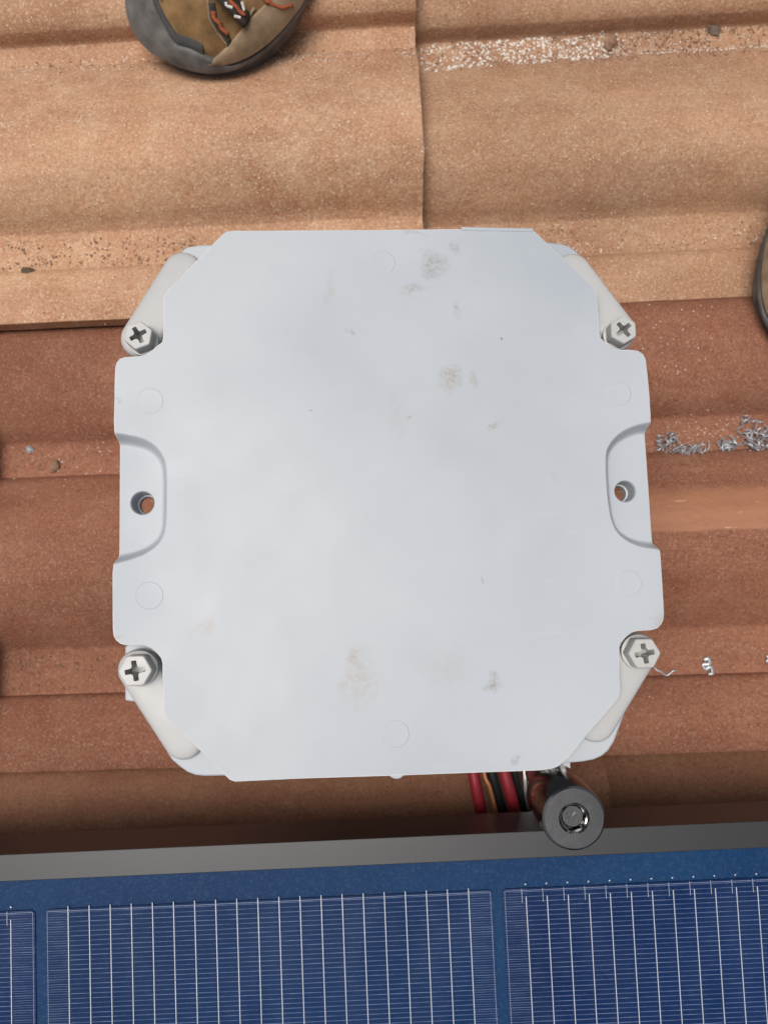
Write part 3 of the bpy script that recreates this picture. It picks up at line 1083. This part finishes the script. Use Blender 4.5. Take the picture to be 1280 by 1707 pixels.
def screw(px, py, r_px, rot):
    ztop = 0.0002
    c = LZ(px, py, ztop)
    r = r_px * PXM
    bm = bmesh.new()
    hexo = []
    for k in range(6):
        a = rot + math.pi / 3 * k
        for da in (-0.09, 0.0, 0.09):
            q = r * (0.985 if da else 1.0)
            hexo.append((q * math.cos(a + da), q * math.sin(a + da)))
    rings = []
    for s_, z in ((1.0, -0.0056), (1.0, -0.0007), (0.975, -0.00025), (0.92, 0.0)):
        rings.append([bm.verts.new((c.x + x * s_, c.y + y * s_, ztop + z)) for x, y in hexo])
    for i in range(len(rings) - 1):
        n = len(hexo)
        for k in range(n):
            bm.faces.new((rings[i][k], rings[i][(k + 1) % n], rings[i + 1][(k + 1) % n], rings[i + 1][k]))
    # cross recess
    A, B, W = r * 0.62, r * 0.26, r * 0.165
    cr = []
    crot = rot + 0.15
    for k in range(4):
        a = crot + math.pi / 2 * k
        ux, uy = math.cos(a), math.sin(a)
        vx, vy = -uy, ux
        for (u, v) in ((B, -W * 1.0), (A * 0.97, -W * 0.92), (A, 0.0), (A * 0.97, W * 0.92), (B, W)):
            cr.append((u * ux + v * vx, u * uy + v * vy))
    cv = [bm.verts.new((c.x + x, c.y + y, ztop)) for x, y in cr]
    es = [bm.edges.get((rings[-1][k], rings[-1][(k + 1) % len(hexo)])) for k in range(len(hexo))]
    n = len(cv)
    es += [bm.edges.new((cv[k], cv[(k + 1) % n])) for k in range(n)]
    bmesh.ops.triangle_fill(bm, edges=es, use_beauty=True, normal=Vector((0, 0, 1)))
    cb = [bm.verts.new((c.x + x * 0.9, c.y + y * 0.9, ztop - 0.0066)) for x, y in cr]
    for k in range(n):
        bm.faces.new((cv[k], cv[(k + 1) % n], cb[(k + 1) % n], cb[k]))
    bm.faces.new(cb)
    bmesh.ops.recalc_face_normals(bm, faces=bm.faces)
    o = mesh_obj('screw', bm, SCREW, box)
    auto_smooth(o, 25)
    # collar under the head
    bm = bmesh.new()
    rg = add_lathe(bm, [(r * 1.08, -0.0075), (r * 1.08, -0.0056), (r * 0.85, -0.0052)], 36, Matrix.Translation((c.x, c.y, 0)))
    mesh_obj('collar', bm, SCREW, o)
    return o


capsule_arm((232, 561), (301, 444), 34.5)
capsule_arm((1032, 549), (958, 445), 34)
capsule_arm((227, 1117), (302, 1238), 33)
capsule_arm((1066, 1089), (998, 1208), 34)
screw(230, 558, 24.5, R(18))
screw(1039.5, 549, 24.5, R(28))
screw(225, 1118.5, 27, R(-2))
screw(1074.7, 1089.7, 27, R(-2))

# ================================================================== SHOES
def make_shoe(name, M, mirror, label):
    """trail shoe: toe tip at local y = 0 pointing to -Y, heel at y = 0.285"""
    root = empty(name, M)
    tag(root, label, 'shoe', 'pair of shoes of the person standing on the tiles')
    mx = -1.0 if mirror else 1.0
    left = [(0.000, 0.000), (-0.018, 0.0025), (-0.032, 0.012), (-0.041, 0.028), (-0.0455, 0.050), (-0.0480, 0.078), (-0.0475, 0.105), (-0.0430, 0.145), (-0.0375, 0.190), (-0.0365, 0.225), (-0.034, 0.255), (-0.024, 0.277), (0, 0.285)]
    right = [(0.000, 0.000), (0.016, 0.003), (0.030, 0.013), (0.040, 0.030), (0.046, 0.052), (0.0485, 0.080), (0.0465, 0.105), (0.040, 0.145), (0.036, 0.190), (0.0365, 0.225), (0.034, 0.255), (0.024, 0.277), (0, 0.285)]
    lf = catmull([Vector((x, y, 0)) for x, y in left], 6)
    rf = catmull([Vector((x, y, 0)) for x, y in right], 6)
    out = lf[::-1][:-1] + rf[:-1]        # heel -> left side -> toe -> right side -> heel
    n = len(out)

    def spine(p):
        t = max(0.0, p.y)
        y = min(0.235, 0.056 + 0.80 * t * t / (t + 0.045))
        return Vector((0.0, y, 0))

    def ztop(y):
        return 0.054 + 0.050 * smoothstep(0.06, 0.19, y)

    def surf(i, s_, off=0.0):
        p = out[i % n]
        q = spine(p)
        zt = ztop(q.y)
        z0 = 0.014
        # bulging side: s_=0 at the welt, 1 on the spine
        pin = 1 - (1 - s_) ** 1.0
        hz_ = (1 - (1 - s_) ** 2.6) ** 0.62
        bul = 1.03 - 0.03 * min(1, s_ * 6) if s_ < 0.1 else 1.0
        v = Vector((q.x + (p.x - q.x) * (1 - pin) * bul, q.y + (p.y - q.y) * (1 - pin) * bul, z0 + (zt - z0) * hz_))
        if off:
            nn = Vector(((p.x - q.x), (p.y - q.y), 0))
            if nn.length > 0: nn.normalize()
            v += (nn * (1 - s_) + Vector((0, 0, 1)) * (0.25 + s_)).normalized() * off
        return Vector((v.x * mx, v.y, v.z))

    def band(nm, s0, s1, off, mat, i0=0, i1=None, ns=8, lip=True):
        """a skin of the shoe between insets s0(i) and s1(i)"""
        bm = bmesh.new()
        idx = list(range(n)) if i1 is None else list(range(i0, i1 + 1))
        closed = i1 is None
        rows = []
        for i in idx:
            a = s0(i) if callable(s0) else s0
            b = s1(i) if callable(s1) else s1
            row = [bm.verts.new(surf(i, a, 0.0))] if lip else []
            row += [bm.verts.new(surf(i, a + (b - a) * k / ns, (off(i) if callable(off) else off) * (1.0 if 0 < k < ns else 0.8))) for k in range(ns + 1)]
            if lip:
                row.append(bm.verts.new(surf(i, b, -0.0005)))
            rows.append(row)
        for a in range(len(rows) if closed else len(rows) - 1):
            b = (a + 1) % len(rows)
            for k in range(len(rows[0]) - 1):
                bm.faces.new((rows[a][k], rows[a][k + 1], rows[b][k + 1], rows[b][k]))
        bmesh.ops.remove_doubles(bm, verts=bm.verts, dist=1e-6)
        bmesh.ops.recalc_face_normals(bm, faces=bm.faces)
        o = mesh_obj(nm, bm, mat, root)
        auto_smooth(o, 60)
        return o

    def ang(i):
        """signed position along the outline: 0 at toe, negative on the left side"""
        return (i - (len(lf) - 1)) / (len(lf) - 1)

    def rand_top(i):
        a = ang(i)                         # left side: high bumper, right: low
        if a < 0:
            return 0.055 + 0.50 * smoothstep(0.0, 0.22, -a) - 0.25 * smoothstep(0.45, 0.9, -a)
        return 0.055 - 0.05 * smoothstep(0.03, 0.14, a)

    # sole slab
    bm = bmesh.new()
    sb, st = [], []
    for p in out:
        q = spine(p)
        d = (p - q) * 0.995
        sb.append(bm.verts.new(((q.x + d.x * 0.97) * mx, q.y + d.y * 0.97, 0.0)))
        st.append(bm.verts.new(((q.x + d.x) * mx, q.y + d.y, 0.0165)))
    for i in range(n):
        bm.faces.new((sb[i], sb[(i + 1) % n], st[(i + 1) % n], st[i]))
    bm.faces.new(sb[::-1]); bm.faces.new(st)
    bmesh.ops.recalc_face_normals(bm, faces=bm.faces)
    bevel(mesh_obj('sole', bm, RUBBER, root), 0.002, 2)
    band('rubber_rand', 0.0, rand_top, lambda i: 0.0024 - 0.0020 * smoothstep(0.02, 0.3, ang(i)), RUBBER, 0, len(lf) + 26)
    band('welt_stripe', lambda i: rand_top(i) + 0.004, lambda i: rand_top(i) + 0.005 + 0.030 * (1 - smoothstep(0.03, 0.22, ang(i))), 0.0014, RUBBER_DARK, 0, len(lf) + 4, ns=3)
    band('upper', 0.0, 1.0, 0.0, SUEDE, ns=16, lip=False)
    L0 = len(lf) - 1
    band('side_overlay', lambda i: 0.012, lambda i: 0.014 + 0.10 * smoothstep(4, 16, i - L0), 0.0022, SUEDE_PALE, L0 + 4, L0 + 44, ns=4)
    band('toe_overlay', lambda i: rand_top(i) + 0.07, lambda i: 0.62, 0.0011, SUEDE, L0 - 30, L0 - 4, ns=4)

    # laces, webbing and stitching on the vamp, laid on the upper's surface
    tab = []
    ci = SHOE_M.inverted() @ CAM_M
    ci = ci.inverted()
    for i in range(n):
        for k in range(2, 101, 2):
            v = surf(i, k / 100)
            q = ci @ Vector((v.x * mx, v.y, v.z))
            tab.append((640 + FPX * q.x / -q.z, 853.5 - FPX * q.y / -q.z, i, k / 100))

    def onv(px, py, off=0.001):
        b = min(tab, key=lambda t: (t[0] - px) ** 2 + (t[1] - py) ** 2)
        return surf(b[2], b[3], off)

    def strip(nm, pts, w, mat, off=0.0016, parent=None):
        bm = bmesh.new()
        P = []
        for a, b in zip(pts, pts[1:]):
            for k in range(4):
                P.append(onv(a[0] + (b[0] - a[0]) * k / 4, a[1] + (b[1] - a[1]) * k / 4, off))
        P.append(onv(*pts[-1], off))
        for _ in range(2):
            P = [P[0]] + [(P[k - 1] + P[k] * 2 + P[k + 1]) / 4 for k in range(1, len(P) - 1)] + [P[-1]]
        add_tube(bm, P, w, 8, True, 0.42)
        return mesh_obj(nm, bm, mat, parent or root, smooth=True)

    web = strip('webbing_strap', [(408, 29), (396, 14), (380, -4), (352, -36)], 0.0052, SUEDE_DARK, 0.0008)
    strip('webbing_stripe', [(405, 19), (394, 7), (384, -5), (360, -34)], 0.0012, ORANGE, 0.0038)
    for side in (-1, 1):
        for k in range(6):
            t0, t1 = k * 8.5, k * 8.5 + 5.5
            q = [(401 + side * 6.5 - t * 0.68, 15 - side * 6 - t * 0.73) for t in (t0, t1)]
            bm = bmesh.new()
            add_tube(bm, [onv(*q[0], 0.0041), onv(*q[1], 0.0041)], 0.0007, 6)
            mesh_obj('stitch', bm, STITCH, web)
    strip('lace_groove', [(352, 4), (357, 28), (368, 50), (384, 64), (387, 86)], 0.0017, SUEDE_DARK, 0.0002)
    strip('lace', [(356, 16), (362, 30), (370, 45), (380, 57)], 0.0013, ORANGE, 0.0010)
    strip('lace', [(440, -6), (452, 4), (466, 9), (486, 1)], 0.0021, ORANGE, 0.0012)
    strip('seam', [(346, 0), (349, 28), (362, 54), (376, 66), (383, 84)], 0.0007, SUEDE_PALE, 0.0004)
    strip('seam', [(424, 12), (410, 38), (402, 60), (396, 84)], 0.0007, SUEDE_PALE, 0.0004)
    strip('lace', [(318, -60), (350, -75), (395, -80), (440, -62)], 0.0026, ORANGE, 0.003)
    strip('lace', [(322, -130), (360, -148), (410, -152), (455, -135)], 0.0026, ORANGE, 0.003)
    # collar and sock
    bm = bmesh.new()
    rings = []
    for sc_, z in ((1.0, 0.085), (0.98, 0.112), (0.93, 0.118), (0.86, 0.112), (0.82, 0.125), (0.80, 0.17), (0.78, 0.19)):
        rings.append([bm.verts.new((0.034 * sc_ * math.cos(2 * math.pi * k / 32) * mx, 0.205 + 0.060 * sc_ * math.sin(2 * math.pi * k / 32), z)) for k in range(32)])
    for i in range(len(rings) - 1):
        for k in range(32):
            bm.faces.new((rings[i][k], rings[i][(k + 1) % 32], rings[i + 1][(k + 1) % 32], rings[i + 1][k]))
    bm.faces.new(rings[-1])
    bmesh.ops.recalc_face_normals(bm, faces=bm.faces)
    mesh_obj('sock', bm, SOCK, root, smooth=True)
    return root


p = at(311, 119, 0.030)
SHOE_M = Matrix.Translation((p.x, p.y, 0.0235)) @ Matrix.Rotation(R(-24), 4, 'Z')
make_shoe('shoe', SHOE_M, False, 'tan suede shoe with grey rubber toe at the top left')
p = at(1325, 600, 0.030)
make_shoe('shoe', Matrix.Translation((p.x, p.y, 0.0235)) @ Matrix.Rotation(R(-33), 4, 'Z'), True, 'shoe cut off by the right edge, only its grey rubber side showing')

# ================================================================== LOOSE THINGS ON THE TILES
def chip(px, py, r_px, label, mat, seed, flat=0.6):
    p = on_roof(px, py)
    bm = bmesh.new()
    bmesh.ops.create_icosphere(bm, subdivisions=3, radius=1)
    r = r_px * 0.00033
    for v in bm.verts:
        d = 1 + 0.35 * noise.noise(v.co * 1.3 + Vector((seed, 0, 0))) + 0.2 * noise.noise(v.co * 3.1 + Vector((0, seed, 0)))
        v.co = Vector((v.co.x * r * d, v.co.y * r * d * 0.75, max(-0.2, v.co.z) * r * d * flat))
    o = mesh_obj('tile_chip', bm, mat)
    auto_smooth(o, 35)
    o.location = (p.x, p.y, p.z + r * 0.08)
    o.rotation_euler.z = seed
    tag(o, label, 'debris', 'crumbs lying in the tile channels')


chip(1030, 43, 15, 'tan clay crumb above the glittering channel at the top right', GRIT, 1.3)
chip(1190, 50, 12, 'grey-brown crumb right of the tan crumb near the top right corner', mat_plain('dark_grit', (0.14, 0.10, 0.075), 0.9, var=0.4, scale=300, bump=0.5), 2.7)
chip(92, 777, 11, 'pale clay crumb in the channel left of the box', GRIT, 4.1)
chip(50, 749, 8, 'small grey-white crumb near the left edge beside the box', SWARF, 5.5)
chip(47, 453, 10, 'dark crumb in the sandy tile channel at the left edge', mat_plain('brown_grit', (0.10, 0.065, 0.042), 0.9, var=0.4, scale=300, bump=0.5), 6.2, 0.4)


def curl_into(bm, p, size, rnd, w):
    """one curled shaving: a short helical ribbon"""
    turns = rnd.uniform(0.35, 1.0)
    rad = size * rnd.uniform(0.18, 0.36)
    ax = Vector((rnd.uniform(-1, 1), rnd.uniform(-1, 1), rnd.uniform(-0.35, 0.5))).normalized()
    u = ax.orthogonal().normalized(); v = ax.cross(u)
    ln = size * rnd.uniform(0.5, 1.3)
    n = 12
    ph = rnd.uniform(0, 6.28)
    prev = None
    ws = rnd.uniform(0.6, 1.3) * w
    for i in range(n + 1):
        t = i / n
        a = ph + turns * 6.283 * t
        c = p + ax * (ln * (t - 0.5)) + (u * math.cos(a) + v * math.sin(a)) * rad * (0.6 + 0.6 * t)
        e = (ax * 0.8 + (u * math.cos(a) + v * math.sin(a)) * 0.5).normalized() * ws * (1 - 0.7 * abs(2 * t - 1) ** 3)
        if c.z < p.z - size * 0.2: c.z = p.z - size * 0.2
        cur = (bm.verts.new(c - e), bm.verts.new(c + e))
        if prev:
            bm.faces.new((prev[0], prev[1], cur[1], cur[0]))
        prev = cur


def swarf(name, spots, label, seed, count, size, w=0.00035):
    rnd = random.Random(seed)
    bm = bmesh.new()
    for i in range(count):
        px, py, rx, ry = rnd.choice(spots)
        a, q = rnd.uniform(0, 6.283), math.sqrt(rnd.random())
        p = on_roof(px + rx * q * math.cos(a), py + ry * q * math.sin(a))
        p.z += rnd.uniform(0.0002, 0.0045) * (1 - q)
        p.z += size * 0.2
        curl_into(bm, p, size * rnd.uniform(0.6, 1.3), rnd, w)
    o = mesh_obj(name, bm, SWARF, smooth=True)
    m = o.modifiers.new('thick', 'SOLIDIFY')
    m.thickness = 0.00016
    tag(o, label, 'metal shavings', 'aluminium shavings on the tiles', 'stuff')
    return o


swarf('metal_shavings', [(1112, 742, 18, 16), (1150, 750, 24, 8)], 'small heap of grey metal shavings against the right side of the box', 3, 60, 0.0058, 0.00055)
swarf('metal_shavings', [(1245, 722, 30, 26), (1262, 735, 26, 22), (1212, 742, 12, 10)], 'larger heap of grey metal shavings at the right edge of the photo', 5, 95, 0.0064, 0.0006)


def single_curl(pts, label, r=0.0006):
    bm = bmesh.new()
    P = []
    for i, (px, py) in enumerate(pts):
        p = on_roof(px, py)
        p.z += 0.0009 + 0.0004 * math.sin(i * 1.3)
        P.append(p)
    add_tube(bm, catmull(P, 6), r, 8, True, 0.4)
    o = mesh_obj('metal_curl', bm, SWARF, smooth=True)
    tag(o, label, 'metal shaving', 'aluminium shavings on the tiles')


single_curl([(1090, 1112), (1094, 1117), (1100, 1119), (1106, 1124), (1112, 1126), (1117, 1122), (1121, 1118), (1126, 1118)], 'wavy grey metal shaving touching the lower right corner screw arm')
single_curl([(1172, 1100), (1180, 1098), (1181, 1106), (1172, 1108), (1176, 1115), (1184, 1112), (1186, 1122), (1180, 1124)], 'knotted grey metal curl in the channel right of the lower right screw', 0.0011)
single_curl([(1277, 1092), (1280, 1098), (1276, 1104)], 'tiny pale metal curl cut off by the right edge of the photo', 0.001)

# glittering sand and metal grains
rnd = random.Random(11)
bm = bmesh.new()


def grain(px, py, size):
    p = on_roof(px, py)
    p.z += size * 0.25
    vs = []
    q = Matrix.Rotation(rnd.uniform(0, 6.28), 3, 'Z') @ Matrix.Rotation(rnd.uniform(-0.5, 0.5), 3, 'X')
    for d in ((1, 0, 0), (-0.8, 0.3, 0), (0, 0.9, 0.1), (0.1, -0.8, 0), (0, 0.1, 0.6), (0, 0, -0.6)):
        vs.append(bm.verts.new(p + q @ (Vector(d) * size * rnd.uniform(0.7, 1.2))))
    for f in ((0, 2, 4), (2, 1, 4), (1, 3, 4), (3, 0, 4), (2, 0, 5), (1, 2, 5), (3, 1, 5), (0, 3, 5)):
        bm.faces.new([vs[i] for i in f])


def inside_line(px, line):
    for (x0, y0), (x1, y1) in zip(line, line[1:]):
        if x0 <= px <= x1:
            return y0 + (y1 - y0) * (px - x0) / (x1 - x0)
    return line[-1][1]


# dense band on the upper right tile
for i in range(2100):
    px = 702 + 330 * rnd.random()
    top = inside_line(px, [(700, 74), (830, 66), (1032, 54), (1290, 44)])
    bot = inside_line(px, [(700, 121), (830, 110), (1032, 95), (1290, 84)])
    py = top + (bot - top) * rnd.random()
    if noise.noise((px * 0.06, py * 0.09, 3.3)) + 0.35 * noise.noise((px * 0.2, py * 0.2, 1.3)) < rnd.uniform(-0.55, 0.35):
        continue
    grain(px, py, rnd.choice((0.0002, 0.0003, 0.0004, 0.0005, 0.0007, 0.0011)))
for i in range(330):
    px = 1000 + 280 * rnd.random()
    t = rnd.random()
    t = 1 - t * 0.2 if rnd.random() < 0.5 else t
    grain(px, inside_line(px, [(1000, 52), (1290, 40)]) + 42 * t, rnd.choice((0.0003, 0.0004, 0.0006)))
# left part of the same channel
for i in range(420):
    px = rnd.uniform(-10, 690)
    bot = inside_line(px, [(-10, 128), (240, 114), (450, 108), (700, 96)])
    grain(px, bot - abs(rnd.gauss(0, 11)), rnd.choice((0.0002, 0.0003, 0.0004, 0.0006)))
# sparse over the sandy tile
for i in range(1300):
    px, py = rnd.uniform(-5, 690), rnd.uniform(0, 540)
    grain(px, py, rnd.choice((0.00015, 0.0002, 0.00025, 0.0003, 0.0003, 0.00045)))
for i in range(700):
    px, py = rnd.uniform(705, 1290), rnd.uniform(0, 500)
    grain(px, py, rnd.choice((0.00015, 0.0002, 0.00025, 0.0003, 0.0004)))
for i in range(260):     # lower channel of the right tile
    px = rnd.uniform(900, 1280)
    c = inside_line(px, [(900, 392), (1280, 372)])
    grain(px, c + rnd.gauss(18, 15), rnd.choice((0.0002, 0.0003, 0.0004, 0.0006)))
for i in range(45):      # scattered beside the box, right
    grain(rnd.uniform(1060, 1200), rnd.uniform(505, 640), rnd.choice((0.0003, 0.0004, 0.00055)))
for i in range(60):
    grain(rnd.gauss(1165, 40), rnd.gauss(720, 16), rnd.choice((0.0003, 0.0004, 0.0005)))
for i in range(30):
    grain(rnd.uniform(0, 195), rnd.gauss(765, 22), rnd.choice((0.0002, 0.0003, 0.0005)))
for i in range(240):
    grain(rnd.uniform(0, 1280), rnd.uniform(545, 1390), rnd.choice((0.00015, 0.0002, 0.00025, 0.0003)))
bright_bm = bm
bm = bmesh.new()
chan = [([(-10, 118), (700, 88)], 22, -10, 690, 500), ([(700, 97), (1290, 64)], 46, 702, 1290, 1500), ([(-10, 428), (700, 400)], 50, -10, 330, 700),
        ([(900, 402), (1290, 385)], 46, 900, 1290, 420), ([(-10, 772), (210, 763)], 44, 0, 200, 260), ([(1080, 735), (1290, 728)], 50, 1080, 1290, 260),
        ([(-10, 1125), (210, 1118)], 56, 0, 205, 220), ([(1080, 1105), (1290, 1098)], 40, 1090, 1290, 90)]
for line, wd, x0, x1, cnt in chan:
    for i in range(cnt):
        px = rnd.uniform(x0, x1)
        py = inside_line(px, line) + rnd.uniform(-0.5, 0.5) * wd
        if noise.noise((px * 0.03, py * 0.05, 8.8)) < rnd.uniform(-0.5, 0.3):
            continue
        grain(px, py, rnd.choice((0.0002, 0.0003, 0.0004, 0.0006, 0.0009)))
o = mesh_obj('dirt_crumbs', bm, GRIT)
tag(o, 'brown dirt crumbs gathered in the tile channels', 'dirt', None, 'stuff')
bm = bright_bm
o = mesh_obj('sand_grains', bm, GRAIN)
tag(o, 'bright glittering grains scattered over the tiles and in the channels', 'sand', None, 'stuff')
